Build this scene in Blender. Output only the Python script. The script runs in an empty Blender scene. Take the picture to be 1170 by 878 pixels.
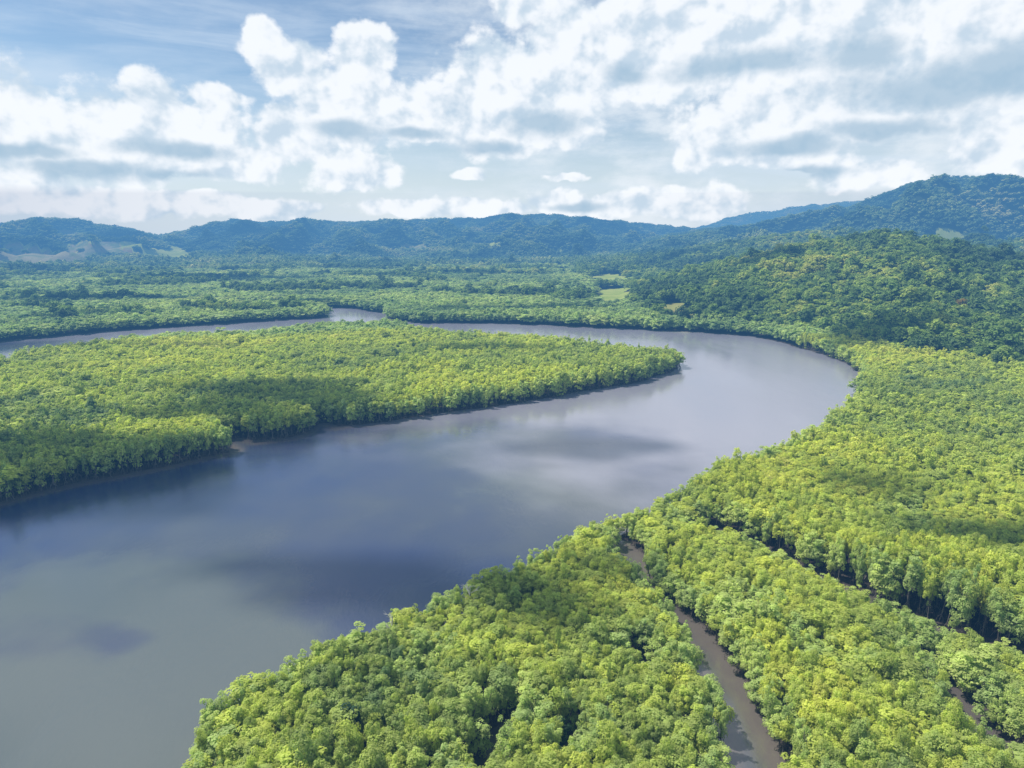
import bpy, math, random
import numpy as np
from math import radians as R, sin, cos, pi, tan, atan, atan2, hypot

random.seed(7)
rng = np.random.default_rng(7)
scene = bpy.context.scene
COL = scene.collection

# ------------------------------------------------------------------ camera model (photo pixels -> place)
PW, PH, F = 1170.0, 878.0, 780.0
H = 95.0
PITCH = atan((439 - 270) / F)
CT, ST = cos(PITCH), sin(PITCH)

def ray(x, y):
    a, b = (x - PW / 2) / F, (PH / 2 - y) / F
    return a, CT + b * ST, -ST + b * CT

def W(x, y, z=0.0):
    dx, dy, dz = ray(x, y)
    t = (z - H) / dz
    return (dx * t, dy * t)

def azel(x, y):
    dx, dy, dz = ray(x, y)
    return atan2(dx, dy), atan2(dz, hypot(dx, dy))

def project(X, Y, Z):
    zc = Z - H
    depth = Y * CT - zc * ST
    up = Y * ST + zc * CT
    d = np.maximum(depth, 1e-3)
    return PW / 2 + F * X / d, PH / 2 - F * up / d, depth

# ------------------------------------------------------------------ numpy gradient noise
def _hash(ix, iy, seed):
    h = (ix.astype(np.int64) * 374761393 + iy.astype(np.int64) * 668265263 + seed * 974711) & 0xFFFFFFFF
    h = ((h ^ (h >> 13)) * 1274126177) & 0xFFFFFFFF
    h = (h ^ (h >> 16)) & 0xFFFFFFFF
    return h / 4294967295.0 * 2 * pi

def pnoise(x, y, seed=0):
    x0, y0 = np.floor(x), np.floor(y)
    fx, fy = x - x0, y - y0
    def g(ox, oy):
        a = _hash(x0 + ox, y0 + oy, seed)
        return np.cos(a) * (fx - ox) + np.sin(a) * (fy - oy)
    u = fx ** 3 * (fx * (fx * 6 - 15) + 10)
    v = fy ** 3 * (fy * (fy * 6 - 15) + 10)
    return ((g(0, 0) * (1 - u) + g(1, 0) * u) * (1 - v) + (g(0, 1) * (1 - u) + g(1, 1) * u) * v) * 1.5

def fbm(x, y, seed=0, oct=4):
    s, a = 0, 1.0
    for i in range(oct):
        s = s + a * pnoise(x * 2 ** i, y * 2 ** i, seed + i * 17)
        a *= 0.5
    return s

def ridged(x, y, seed=0, oct=4):
    s, a, n = 0, 1.0, 0
    for i in range(oct):
        s = s + a * (1 - np.abs(pnoise(x * 2 ** i, y * 2 ** i, seed + i * 31)) * 1.6)
        n += a
        a *= 0.5
    return s / n

def sstep(a, b, x):
    t = np.clip((x - a) / (b - a), 0, 1)
    return t * t * (3 - 2 * t)

# ------------------------------------------------------------------ the river, traced on the place
near_bank = [(228, 878), (226, 850), (240, 815), (280, 790), (330, 768), (370, 738), (430, 722), (450, 700),
             (490, 690), (540, 668), (580, 655), (640, 622), (690, 595), (720, 582), (745, 570), (790, 552),
             (840, 530), (900, 510), (948, 482), (972, 462), (983, 445)]
far_bank = [(984, 432), (972, 420), (955, 411), (930, 403), (905, 395), (880, 389), (850, 384), (790, 380), (722, 377),
            (640, 373), (575, 370), (530, 369.5), (479, 369.5), (446, 367), (438, 358), (400, 353), (330, 350.5), (240, 348.5)]
tip_left = [(240, 350.5), (330, 353), (372, 357), (378, 361), (376, 363), (310, 367), (240, 371), (185, 375), (130, 379), (60, 385), (0, 391), (-150, 408), (-400, 440)]
island_top = [(-400, 470), (-150, 432), (-30, 411), (0, 409), (10, 412), (17, 403), (50, 399), (85, 397), (164, 388), (200, 382), (260, 381), (297, 378),
              (342, 373), (400, 369), (446, 369), (479, 375), (533, 381), (609, 385), (680, 394.5), (732, 400)]
island_low = [(765, 414), (779, 416), (778, 421), (740, 435), (690, 445), (640, 453), (560, 465), (480, 477), (420, 485),
              (385, 490), (372, 485), (358, 488), (352, 494), (330, 500), (294, 504), (270, 502), (256, 506), (262, 517), (240, 522),
              (191, 534), (137, 546), (95, 553), (51, 562), (0, 575), (-120, 602), (-400, 660)]
poly = [(-95, -300), (-75, 40), (-57, 90)]
poly += [W(x, y, 6.5) for x, y in near_bank]
poly += [W(x, y, 0) for x, y in far_bank]
poly += [W(x, y, 0) for x, y in tip_left]
poly += [(-1700, 900), (-1700, 700)]
poly += [W(x, y, 9) for x, y in island_top]
poly += [W(x, y, 0) for x, y in island_low]
poly += [(-600, 60), (-600, -300)]
POLY = np.array(poly)

def seg_dist(px, py, pts, closed):
    best = np.full(px.shape, 1e9)
    n = len(pts)
    for i in range(n if closed else n - 1):
        ax, ay = pts[i]; bx, by = pts[(i + 1) % n]
        dx, dy = bx - ax, by - ay
        L = dx * dx + dy * dy + 1e-9
        t = np.clip(((px - ax) * dx + (py - ay) * dy) / L, 0, 1)
        best = np.minimum(best, np.hypot(px - ax - t * dx, py - ay - t * dy))
    return best

def inside(px, py, pts):
    c = np.zeros(px.shape, bool)
    n = len(pts)
    for i in range(n):
        ax, ay = pts[i]; bx, by = pts[(i + 1) % n]
        if ay == by: continue
        k = (ay > py) != (by > py)
        c ^= k & (px < (bx - ax) * (py - ay) / (by - ay) + ax)
    return c

# narrow creeks: (x, y, half width in m) at water level; ponds the same way
def lane(pts): return [(W(x, y, 0), w) for x, y, w in pts]
creeks = [
    lane([(710, 624, 2.4), (716, 638, 4.8), (724, 655, 4.2), (738, 674, 1.2), (754, 692, 2.4), (776, 712, 3.8), (803, 744, 4.0), (823, 785, 4.7), (846, 830, 4.7), (858, 878, 5.2), (880, 960, 6.2), (960, 1100, 6)]),
    lane([(778, 606, 1.2), (800, 609, 3.4), (850, 624, 3.4), (905, 651, 3.5), (955, 680, 4.1), (1010, 707, 3.7), (1080, 736, 4.7), (1170, 761, 5.1), (1300, 800, 5)]),
    lane([(1045, 755, 1.0), (1075, 792, 2.6), (1098, 814, 3.4), (1110, 842, 4.2), (1140, 866, 4.2), (1180, 890, 4.2)]),
    lane([(588, 828, 1.2), (575, 846, 2.2), (560, 872, 2.6), (545, 900, 2.6)]),
    lane([(640, 852, 1.2), (655, 868, 1.8), (650, 880, 1.4)]),
    lane([(925, 770, 1.2), (950, 787, 2.0), (975, 790, 1.4)]),
    lane([(855, 705, 1.8), (858, 728, 2.2)]),
    lane([(1038, 600, 2.2), (1046, 606, 1.6)]),
    lane([(1068, 632, 2.0), (1078, 640, 1.6)]),
    lane([(728, 762, 2.0), (738, 775, 2.4)]),
    lane([(490, 780, 1.0), (478, 800, 1.2)]),
]
def creek_dist(px, py):
    best = np.full(px.shape, 1e9)
    for c in creeks:
        for (p, wa), (q, wb) in zip(c[:-1], c[1:]):
            dx, dy = q[0] - p[0], q[1] - p[1]
            L = dx * dx + dy * dy + 1e-9
            t = np.clip(((px - p[0]) * dx + (py - p[1]) * dy) / L, 0, 1)
            best = np.minimum(best, np.hypot(px - p[0] - t * dx, py - p[1] - t * dy) - (wa + (wb - wa) * t))
    return best

def bank_dist(px, py):
    """positive on land, negative in the water"""
    wob = fbm(px * 0.03, py * 0.03, 5, 3) * np.clip(np.hypot(px, py) * 0.012, 1.0, 6.0)
    d = seg_dist(px, py, POLY, True)
    d = np.where(inside(px, py, POLY), -d, d) + wob * 0.7
    near = np.hypot(px, py) < 700
    c = np.full(px.shape, 1e9)
    if near.any(): c[near] = creek_dist(px[near], py[near]) + fbm(px[near] * 0.09, py[near] * 0.09, 91, 2) * 0.9
    return np.minimum(d, c)

# ------------------------------------------------------------------ hills
def ridge(D, wf, wb, pts, seed, spur, sc, slope=0.0):
    a = [azel(x, y) for x, y in pts]
    az = np.array([p[0] for p in a]); te = np.array([tan(p[1]) for p in a])
    return dict(D=D, wf=wf, wb=wb, az=az, te=te, seed=seed, spur=spur, sc=sc, slope=slope)
RIDGES = [
    ridge(1080, 560, 600, [(640, 345), (690, 338), (740, 327), (790, 312), (860, 295), (940, 277), (1010, 269), (1060, 273), (1100, 283), (1140, 292), (1170, 296), (1300, 305), (1500, 320)], 11, 0.20, 1 / 230),
    ridge(1900, 700, 500, [(560, 310), (640, 306), (700, 300), (760, 292), (850, 277), (900, 270), (960, 265), (1040, 275), (1090, 280), (1170, 278), (1300, 275), (1500, 290)], 23, 0.3, 1 / 300),
    ridge(3300, 1500, 1400, [(640, 292), (700, 284), (760, 268), (800, 262), (850, 258), (900, 251), (960, 238), (1000, 227), (1030, 216), (1060, 206), (1090, 201), (1120, 200), (1150, 202), (1170, 204), (1300, 214), (1500, 240)], 37, 0.7, 1 / 540),
    ridge(6200, 1500, 1500, [(740, 284), (780, 266), (810, 256), (845, 246), (880, 240), (930, 234), (975, 230), (1030, 236), (1100, 250), (1300, 260)], 41, 0.3, 1 / 800),
    ridge(4300, 1700, 1600, [(-500, 262), (-300, 248), (-120, 258), (0, 253), (40, 251), (90, 252), (130, 259), (180, 268), (220, 261), (265, 251), (300, 254), (350, 251), (400, 255), (440, 253), (500, 250), (540, 249), (580, 246),
                             (620, 244), (660, 248), (700, 252), (740, 256), (780, 260), (820, 268), (900, 284)], 53, 0.8, 1 / 520),
    ridge(2800, 480, 500, [(-400, 292), (-100, 286), (0, 289), (40, 284), (90, 291), (140, 296), (180, 292), (220, 285), (260, 292), (300, 296), (340, 297), (400, 297)], 61, 0.35, 1 / 260),
    ridge(3300, 700, 800, [(330, 294), (380, 290), (440, 284), (500, 275), (560, 270), (620, 279), (680, 270), (740, 274), (800, 280), (900, 294)], 67, 0.7, 1 / 400),
]
def hills(px, py):
    r = np.hypot(px, py); az = np.arctan2(px, py)
    z = np.zeros(px.shape)
    for g in RIDGES:
        Dj = g['D'] * (1 + 0.07 * pnoise(az * 7.0, az * 0 + g['seed'], g['seed']))
        te = np.interp(az, g['az'], g['te'])
        rough = pnoise(az * 55, az * 0 + 3.3, g['seed'] + 5) * 0.0022 + pnoise(az * 140, az * 0 + 3.3, g['seed'] + 6) * 0.0008
        edge = sstep(g['az'][0] - 0.08, g['az'][0] + 0.02, az) * (1 - sstep(g['az'][-1] - 0.02, g['az'][-1] + 0.10, az))
        hc = np.maximum(H + Dj * (te + rough) - (10 if g['D'] < 2500 else 14), 0) * edge
        s = 1 - np.where(r < Dj, (Dj - r) / g['wf'], (r - Dj) / g['wb'])
        wx = px + 120 * pnoise(px / 420, py / 420, g['seed'] + 3); wy = py + 120 * pnoise(px / 420, py / 420, g['seed'] + 4)
        rd = ridged(wx * g['sc'], wy * g['sc'], g['seed'], 3) - 0.62
        s2 = np.clip(s + g['spur'] * rd * 1.5 * np.clip((1 - s) * 3.2, 0, 1), 0, 1.0)
        prof = s2 ** 1.25
        top = np.maximum(H + r * (te + rough) - (10 if g['D'] < 2500 else 12), 0)   # nothing in front stands above the crest line
        z = np.maximum(z, np.minimum(hc * prof, np.where(r < Dj, top, 1e9)))
    # low roll of the plain
    z = z + np.maximum(0, fbm(px / 500, py / 500, 77, 3)) * 12 * sstep(1300, 2400, r)
    return z

CLEAR = [  # clearings: photo centre, half size in px, which colour
    (702, 342, 24, 13, 1), (774, 359, 24, 10, 2), (700, 322, 30, 7, 1), (50, 297, 60, 12, 3), (190, 292, 42, 10, 1), (115, 283, 40, 8, 3),
    (15, 285, 22, 6, 3), (80, 268, 12, 4, 3), (150, 280, 14, 4, 1), (1085, 272, 40, 6, 1), (60, 300, 20, 4, 3), (330, 290, 20, 3, 1), (560, 280, 22, 3, 1), (470, 284, 22, 4, 3), (640, 288, 14, 2, 1),
]
def clearing(px, py, pz):
    sx, sy, d = project(px, py, pz)
    r = np.hypot(px, py)
    k = np.zeros(px.shape, int)
    n = fbm(px / 90, py / 90, 7, 3)
    for cx, cy, a, b, c in CLEAR:
        q = ((sx - cx) / a) ** 2 + ((sy - cy) / b) ** 2 + n * 0.9
        near = (r > 600) & (d > 0)
        if cy > 300: near &= r < 2300
        k = np.where((q < 1) & near, c, k)
    return k

def ground_z(px, py, bd=None):
    if bd is None: bd = bank_dist(px, py)
    low = np.clip((bd - 1.5) * 0.6, -1.6, 0.4)
    hz = hills(px, py) * sstep(4, 90, np.maximum(bd, 0))
    return low + hz + np.where(bd > 2, fbm(px / 9, py / 9, 3, 2) * 0.12, 0)

# ------------------------------------------------------------------ node helpers
def new_mat(name):
    m = bpy.data.materials.new(name); m.use_nodes = True
    nt = m.node_tree; nt.nodes.clear()
    return m, nt

class N:
    """small maths on sockets"""
    nt = None
    def __init__(s, v): s.v = v
    @staticmethod
    def op(o, *a, clamp=False):
        n = N.nt.nodes.new('ShaderNodeMath'); n.operation = o; n.use_clamp = clamp
        for i, x in enumerate(a):
            x = x.v if isinstance(x, N) else x
            if isinstance(x, (int, float)): n.inputs[i].default_value = x
            else: N.nt.links.new(x, n.inputs[i])
        return N(n.outputs[0])
    def __add__(a, b): return N.op('ADD', a, b)
    __radd__ = __add__
    def __sub__(a, b): return N.op('SUBTRACT', a, b)
    def __rsub__(a, b): return N.op('SUBTRACT', b, a)
    def __mul__(a, b): return N.op('MULTIPLY', a, b)
    __rmul__ = __mul__
    def __truediv__(a, b): return N.op('DIVIDE', a, b)
    def sat(a): return N.op('ADD', a, 0.0, clamp=True)
def mx(a, b): return N.op('MAXIMUM', a, b)
def mn(a, b): return N.op('MINIMUM', a, b)
def smax(a, b, k): return N.op('SMOOTH_MAX', a, b, k)
def smooth(x, a, b, lo=0.0, hi=1.0):
    n = N.nt.nodes.new('ShaderNodeMapRange'); n.interpolation_type = 'SMOOTHSTEP'
    N.nt.links.new(x.v, n.inputs[0])
    n.inputs[1].default_value = a; n.inputs[2].default_value = b; n.inputs[3].default_value = lo; n.inputs[4].default_value = hi
    return N(n.outputs[0])
def xyz(x, y, z=0.0):
    n = N.nt.nodes.new('ShaderNodeCombineXYZ')
    for i, v in enumerate((x, y, z)):
        if isinstance(v, N): N.nt.links.new(v.v, n.inputs[i])
        else: n.inputs[i].default_value = v
    return n.outputs[0]
def noise(vec, scale, detail=4.0, rough=0.5, lac=2.0, dist=0.0, out=0):
    n = N.nt.nodes.new('ShaderNodeTexNoise'); n.noise_dimensions = '3D'
    N.nt.links.new(vec, n.inputs['Vector'])
    n.inputs['Scale'].default_value = scale; n.inputs['Detail'].default_value = detail
    n.inputs['Roughness'].default_value = rough; n.inputs['Lacunarity'].default_value = lac
    n.inputs['Distortion'].default_value = dist
    return N(n.outputs[out])
def voro(vec, scale, detail=0.0, rough=0.5):
    n = N.nt.nodes.new('ShaderNodeTexVoronoi'); n.feature = 'SMOOTH_F1'; n.voronoi_dimensions = '2D'
    N.nt.links.new(vec, n.inputs['Vector'])
    n.inputs['Scale'].default_value = scale; n.inputs['Detail'].default_value = detail; n.inputs['Roughness'].default_value = rough
    n.inputs['Smoothness'].default_value = 0.35; n.normalize = False
    return N(n.outputs['Distance'])
def mixc(f, a, b):
    n = N.nt.nodes.new('ShaderNodeMix'); n.data_type = 'RGBA'
    for i, v in ((0, f), (6, a), (7, b)):
        v = v.v if isinstance(v, N) else v
        if isinstance(v, (int, float)): n.inputs[i].default_value = v
        elif isinstance(v, tuple): n.inputs[i].default_value = (*v, 1) if len(v) == 3 else v
        else: N.nt.links.new(v, n.inputs[i])
    return n.outputs[2]
def ramp(f, stops):
    n = N.nt.nodes.new('ShaderNodeValToRGB')
    N.nt.links.new(f.v, n.inputs[0])
    e = n.color_ramp.elements
    while len(e) < len(stops): e.new(0.5)
    for el, (p, c) in zip(e, stops): el.position = p; el.color = (*c, 1)
    return n.outputs[0]
def scalec(c, f):
    n = N.nt.nodes.new('ShaderNodeVectorMath'); n.operation = 'SCALE'
    N.nt.links.new(c, n.inputs[0])
    if isinstance(f, N): N.nt.links.new(f.v, n.inputs['Scale'])
    else: n.inputs['Scale'].default_value = f
    return n.outputs[0]
def node(t, **k):
    n = N.nt.nodes.new(t)
    for a, b in k.items(): setattr(n, a, b)
    return n
def link(a, b): N.nt.links.new(a.v if isinstance(a, N) else a, b)

# ------------------------------------------------------------------ sun and sky
SUN_EL, SUN_AZ = R(60), R(-72)
SUNV = (sin(SUN_AZ) * cos(SUN_EL), cos(SUN_AZ) * cos(SUN_EL), sin(SUN_EL))

sun = bpy.data.lights.new('sun', 'SUN'); sun.energy = 5.0; sun.angle = R(0.6); sun.color = (1.0, 0.96, 0.89)
so = bpy.data.objects.new('sun', sun); COL.objects.link(so)
from mathutils import Vector
so.rotation_euler = Vector(SUNV).to_track_quat('Z', 'Y').to_euler()
so.location = (0, 0, 900)

EXT = (1 / 4500.0, 1 / 3600.0, 1 / 2900.0)       # what the air takes away per metre
GLOW = (0.14, 0.36, 0.62)                       # and the blue light it sends instead
def build_world():
    w = bpy.data.worlds.new('World'); scene.world = w; w.use_nodes = True
    nt = w.node_tree; nt.nodes.clear(); N.nt = nt
    sky = node('ShaderNodeTexSky', sky_type='NISHITA', sun_disc=False, sun_elevation=SUN_EL, sun_rotation=SUN_AZ % (2 * pi),
               air_density=1.0, dust_density=1.6, ozone_density=1.4)
    tc = node('ShaderNodeTexCoord')
    nm = node('ShaderNodeVectorMath', operation='NORMALIZE'); link(tc.outputs['Generated'], nm.inputs[0])
    sp = node('ShaderNodeSeparateXYZ'); link(nm.outputs[0], sp.inputs[0])
    X, Y, Z = N(sp.outputs[0]), N(sp.outputs[1]), N(sp.outputs[2])
    u0 = N.op('ARCTAN2', X, Y)                       # azimuth, radians
    v0 = N.op('ARCSINE', Z)                          # elevation, radians
    def at(px, py): return azel(px, py)
    K = 1 / 830.0
    # warp
    base = xyz(u0, v0 * 1.25, 0.0)
    wn = node('ShaderNodeTexNoise'); link(base, wn.inputs['Vector']); wn.inputs['Scale'].default_value = 9; wn.inputs['Detail'].default_value = 4; wn.inputs['Roughness'].default_value = 0.55
    ws = node('ShaderNodeSeparateColor'); link(wn.outputs['Color'], ws.inputs[0])
    wu = (N(ws.outputs[0]) - 0.5) * 0.075
    wv = (N(ws.outputs[1]) - 0.5) * 0.05
    u, v = u0 + wu, v0 + wv
    # --- blobs: centre px, half width, half height above, below
    cum = [
        (30, 150, 75, 60, 50), (130, 165, 90, 55, 45), (210, 165, 85, 60, 38), (175, 110, 28, 32, 40), (240, 110, 38, 16, 14),
        (300, 44, 28, 16, 22), (335, 66, 46, 22, 30), (352, 88, 40, 22, 22), (414, 60, 42, 42, 60), (400, 125, 62, 56, 50), (470, 130, 62, 42, 36), (345, 160, 50, 40, 36), (400, 200, 60, 26, 22), (280, 180, 50, 22, 22),
        (600, 5, 36, 24, 18), (650, 50, 52, 50, 50), (570, 100, 70, 60, 60), (560, 145, 70, 42, 40), (640, 145, 44, 30, 30), (735, 45, 95, 56, 40), (840, 50, 90, 52, 32), (790, 20, 120, 60, 50),
        (960, 60, 120, 80, 60), (1060, 40, 120, 80, 60), (1170, 40, 120, 90, 60), (900, 140, 110, 70, 36), (1010, 120, 100, 60, 34), (800, 170, 34, 26, 26), (880, 178, 80, 30, 16), (1130, 100, 80, 60, 40),
        (1130, 160, 44, 46, 38), (1175, 165, 50, 40, 30), (1000, 206, 62, 18, 14), (935, 190, 50, 12, 10),
        (760, 232, 60, 20, 20), (815, 228, 36, 20, 18), (640, 232, 40, 16, 16), (700, 236, 50, 14, 14), (535, 205, 20, 9, 6), (560, 237, 50, 12, 12), (650, 205, 28, 6, 5),
        (470, 236, 70, 12, 12), (90, 225, 130, 14, 18), (230, 232, 110, 14, 16), (20, 205, 60, 16, 12), (320, 234, 60, 12, 12),
        (900, 62, 240, 76, 56), (1080, 100, 170, 60, 44), (640, 100, 90, 60, 40), (1330, 70, 170, 90, 70), (-150, 120, 140, 70, 50), (690, -60, 120, 50, 50), (900, -80, 200, 60, 70),
    ]
    # the sky higher than the picture shows (azimuth, elevation, half sizes, degrees)
    high = [(-25, 38, 17, 10.5, 9), (-20, 31, 6, 2.6, 3), (-10, 43, 9, 7, 6), (-39, 29, 5, 3, 3), (9, 24, 8, 3.5, 3.5), (30, 28, 20, 9, 8), (28, 44, 20, 9, 8), (-22, 60, 22, 7, 6), (-70, 30, 18, 9, 8), (75, 28, 18, 12, 9), (5, 70, 25, 10, 9),
            (-120, 35, 25, 12, 10), (130, 30, 30, 14, 10), (180, 45, 30, 12, 10), (178, 18, 30, 8, 6), (-150, 15, 20, 7, 6)]
    def blobfield(lst, u, v, k=0.16):
        f = None
        for (cu, cv, ru, rt, rb) in lst:
            du = (u - cu) * (1 / ru)
            dv = v - cv
            dv = mx(dv * (1 / rt), dv * (-1 / rb))
            d = 1.0 - N.op('SQRT', du * du + dv * dv)
            f = d if f is None else smax(f, d, k)
        return f
    def px2(lst): return [(at(x, y)[0], at(x, y)[1], a * K, b * K, c * K) for x, y, a, b, c in lst]
    allb = px2(cum)
    fld = blobfield(allb, u, v)
    # billow relief
    def billow(du, dv):
        q = xyz(u0 + wu * 0.35 + du, (v0 + wv * 0.35) * 1.15 + dv, 0.0)
        b1 = voro(q, 16.0, 3.0, 0.52)
        n1 = noise(q, 13.0, 5.0, 0.56)
        return (0.62 - b1) * 0.75 + (n1 - 0.5) * 1.5
    b0 = billow(0.0, 0.0)
    b1 = billow(-0.011, 0.016)
    fine = noise(base, 52.0, 7.0, 0.62)
    dens = fld * 1.55 + b0 * 0.80 + (fine - 0.5) * 0.70 + 0.23
    a_c = smooth(dens, -0.04, 0.46)
    relief = ((b0 - b1) * 1.4)
    # grey flat undersides
    grey = [(105, 192, 62, 9, 12), (25, 170, 46, 7, 9), (200, 170, 60, 8, 10), (205, 198, 40, 6, 6), (850, 78, 85, 16, 12), (718, 82, 26, 12, 12), (1100, 95, 120, 26, 22), (1010, 150, 60, 14, 12), (900, 172, 70, 12, 9),
            (925, 200, 42, 8, 7), (620, 140, 44, 14, 16), (560, 170, 40, 10, 10), (1150, 70, 60, 22, 16), (395, 150, 34, 10, 12), (470, 155, 40, 7, 8), (980, 60, 40, 18, 18), (660, 235, 40, 6, 6)]
    gf = blobfield(px2([(x, y, a * 1.25, b * 1.35, c * 1.3) for x, y, a, b, c in grey]), u0 + wu * 0.55, v0 + wv * 0.7)
    gmask = smooth(gf + (noise(base, 22.0, 4.0, 0.6) - 0.5) * 0.9 + b0 * 0.2, -0.10, 0.70)
    # high veil of streaks
    st = noise(xyz(u0 * 1.0 + v0 * 0.5, v0 * 7.0, 2.0), 3.2, 6.0, 0.6, 2.0, 0.6)
    veil = smooth(st, 0.34, 0.75) * smooth(u0, -0.9, 0.1, 0.75, 0.9)
    veil2 = smooth(noise(xyz(u0, v0 * 2.2, 5.0), 7.0, 6.0, 0.6), 0.42, 0.70) * smooth(u0, -0.3, 0.12, 0.2, 1.0) * smooth(v0, 0.36, 0.5, 1.0, 0.25)
    low = smooth(v0, 0.0, 0.22, 1.0, 0.0)
    blue = scalec(sky.outputs[0], smooth(v0, 0.0, 0.6, 0.118, 0.090))
    tint = node('ShaderNodeMix', data_type='RGBA', blend_type='MULTIPLY'); tint.inputs[0].default_value = 1
    link(blue, tint.inputs[6]); tint.inputs[7].default_value = (0.82, 1.0, 1.10, 1)
    s1 = mixc(low * 0.85, tint.outputs[2], (0.76, 0.86, 0.95))
    s2 = mixc(veil * 0.62, s1, (0.68, 0.80, 0.94))
    s3 = mixc(veil2 * 0.85, s2, (0.82, 0.89, 0.96))
    core = smooth(dens, 0.1, 0.9)
    lit = (0.76 + relief * 0.68 + (fine - 0.5) * 0.22 + core * 0.04)
    cc = mixc(smooth(lit, 0.35, 1.0), (0.58, 0.71, 0.84), (0.94, 0.98, 1.03))
    cc = mixc(gmask * 0.80, cc, (0.36, 0.53, 0.69))
    c4 = mixc(a_c * 0.97, s3, cc)
    def through_air(col):
        L = mn(N.op('DIVIDE', 425.0, mx(Z, 0.01)), 7200.0)
        sc = node('ShaderNodeSeparateColor'); link(col, sc.inputs[0]); o_ = []
        for i in range(3):
            t = N.op('EXPONENT', L * (-EXT[i]))
            o_.append(mx((N(sc.outputs[i]) - (1.0 - t) * GLOW[i]) / t, 0.0))
        return xyz(*o_)
    full = node('ShaderNodeBackground'); link(through_air(c4), full.inputs[0])
    # overhead and behind: the same sky with only its large clouds
    hb = [(R(a), R(b), R(c), R(d), R(e)) for a, b, c, d, e in high]
    hn = noise(base, 7.0, 5.0, 0.58)
    hf = blobfield(hb, u, v) * 1.3 + 0.2 + (hn - 0.5) * 2.0 + (b0 * 0.25)
    ha = smooth(hf, 0.0, 0.55)
    h1 = mixc(low * 0.62, tint.outputs[2], (0.62, 0.76, 0.93))
    hc = mixc(smooth(hf, 0.25, 1.3), (0.97, 0.99, 1.0), (0.60, 0.68, 0.76))
    h2 = mixc(ha * 0.92, h1, hc)
    cheap = node('ShaderNodeBackground'); link(through_air(h2), cheap.inputs[0])
    down = node('ShaderNodeBackground'); down.inputs[0].default_value = (0.10, 0.14, 0.10, 1)
    m1 = node('ShaderNodeMixShader'); m2 = node('ShaderNodeMixShader')
    sel = mx(smooth(v0, 0.42, 0.50), smooth(N.op('ABSOLUTE', u0), 0.95, 1.05))
    link(sel, m1.inputs[0]); link(full.outputs[0], m1.inputs[1]); link(cheap.outputs[0], m1.inputs[2])
    link(smooth(Z, -0.03, -0.01), m2.inputs[0]); link(down.outputs[0], m2.inputs[1]); link(m1.outputs[0], m2.inputs[2])
    out = node('ShaderNodeOutputWorld'); link(m2.outputs[0], out.inputs[0])
    w.cycles.sampling_method = 'NONE'
build_world()

# ------------------------------------------------------------------ mesh helpers
def mesh_from(name, V, Fc, mats, midx=None, smooth_=False):
    me = bpy.data.meshes.new(name)
    V = np.asarray(V, dtype=np.float32); Fc = np.asarray(Fc, dtype=np.int32)
    n = Fc.shape[1]
    me.vertices.add(len(V)); me.vertices.foreach_set('co', V.ravel())
    me.loops.add(Fc.size); me.loops.foreach_set('vertex_index', Fc.ravel())
    me.polygons.add(len(Fc)); me.polygons.foreach_set('loop_start', np.arange(0, Fc.size, n, dtype=np.int32))
    me.polygons.foreach_set('loop_total', np.full(len(Fc), n, dtype=np.int32))
    for m in mats: me.materials.append(m)
    if midx is not None: me.polygons.foreach_set('material_index', np.asarray(midx, dtype=np.int32))
    if smooth_: me.polygons.foreach_set('use_smooth', np.ones(len(Fc), bool))
    me.update(calc_edges=True)
    return me
def fattr(me, name, val):
    a = me.attributes.new(name, 'FLOAT', 'POINT'); a.data.foreach_set('value', np.asarray(val, dtype=np.float32))
def obj(name, me, kind=None, label=None, cat=None, group=None, parent=None):
    o = bpy.data.objects.new(name, me); COL.objects.link(o)
    if kind: o['kind'] = kind
    if label: o['label'] = label
    if cat: o['category'] = cat
    if group: o['group'] = group
    if parent: o.parent = parent
    return o

def polar(rs, az):
    Rr, A = np.meshgrid(rs, az, indexing='ij')
    X = (Rr * np.sin(A)).ravel(); Y = (Rr * np.cos(A)).ravel()
    nr, na = len(rs), len(az)
    i = np.arange(nr - 1)[:, None] * na + np.arange(na - 1)[None, :]
    q = np.stack([i, i + 1, i + na + 1, i + na], -1).reshape(-1, 4)
    return X, Y, q[:, ::-1]

# ------------------------------------------------------------------ ground
def ground_material():
    m, nt = new_mat('ground'); N.nt = nt
    at = node('ShaderNodeAttribute', attribute_name='clear'); mud = node('ShaderNodeAttribute', attribute_name='mud')
    g = node('ShaderNodeNewGeometry')
    n1 = noise(g.outputs['Position'], 0.02, 6, 0.6); n2 = noise(g.outputs['Position'], 0.5, 4, 0.6)
    mudc = mixc(smooth(n2, 0.3, 0.7), (0.050, 0.043, 0.038), (0.10, 0.088, 0.078))
    leaf = mixc(smooth(n1, 0.3, 0.7), (0.020, 0.036, 0.014), (0.035, 0.055, 0.02))
    c = mixc(N(mud.outputs['Fac']), leaf, mudc)
    A = N(at.outputs['Fac'])
    grass = mixc(smooth(n1, 0.35, 0.65), (0.23, 0.32, 0.06), (0.34, 0.40, 0.10))
    earth = mixc(smooth(n1, 0.4, 0.6), (0.26, 0.28, 0.09), (0.25, 0.20, 0.11))
    pale = mixc(smooth(n1, 0.4, 0.6), (0.14, 0.19, 0.085), (0.27, 0.27, 0.17))
    c = mixc(smooth(A, 0.4, 0.6), c, grass); c = mixc(smooth(A, 1.4, 1.6), c, earth); c = mixc(smooth(A, 2.4, 2.6), c, pale)
    b = node('ShaderNodeBsdfDiffuse'); link(c, b.inputs[0])
    o = node('ShaderNodeOutputMaterial'); link(b.outputs[0], o.inputs[0])
    return m
rs = np.concatenate([[4, 20, 45], np.geomspace(70, 9500, 640)])
azs = np.radians(np.concatenate([np.linspace(-179.9, -62, 40), np.linspace(-60, 60, 520), np.linspace(62, 179.9, 40)]))
X, Y, Q = polar(rs, azs)
BD = bank_dist(X, Y)
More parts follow.
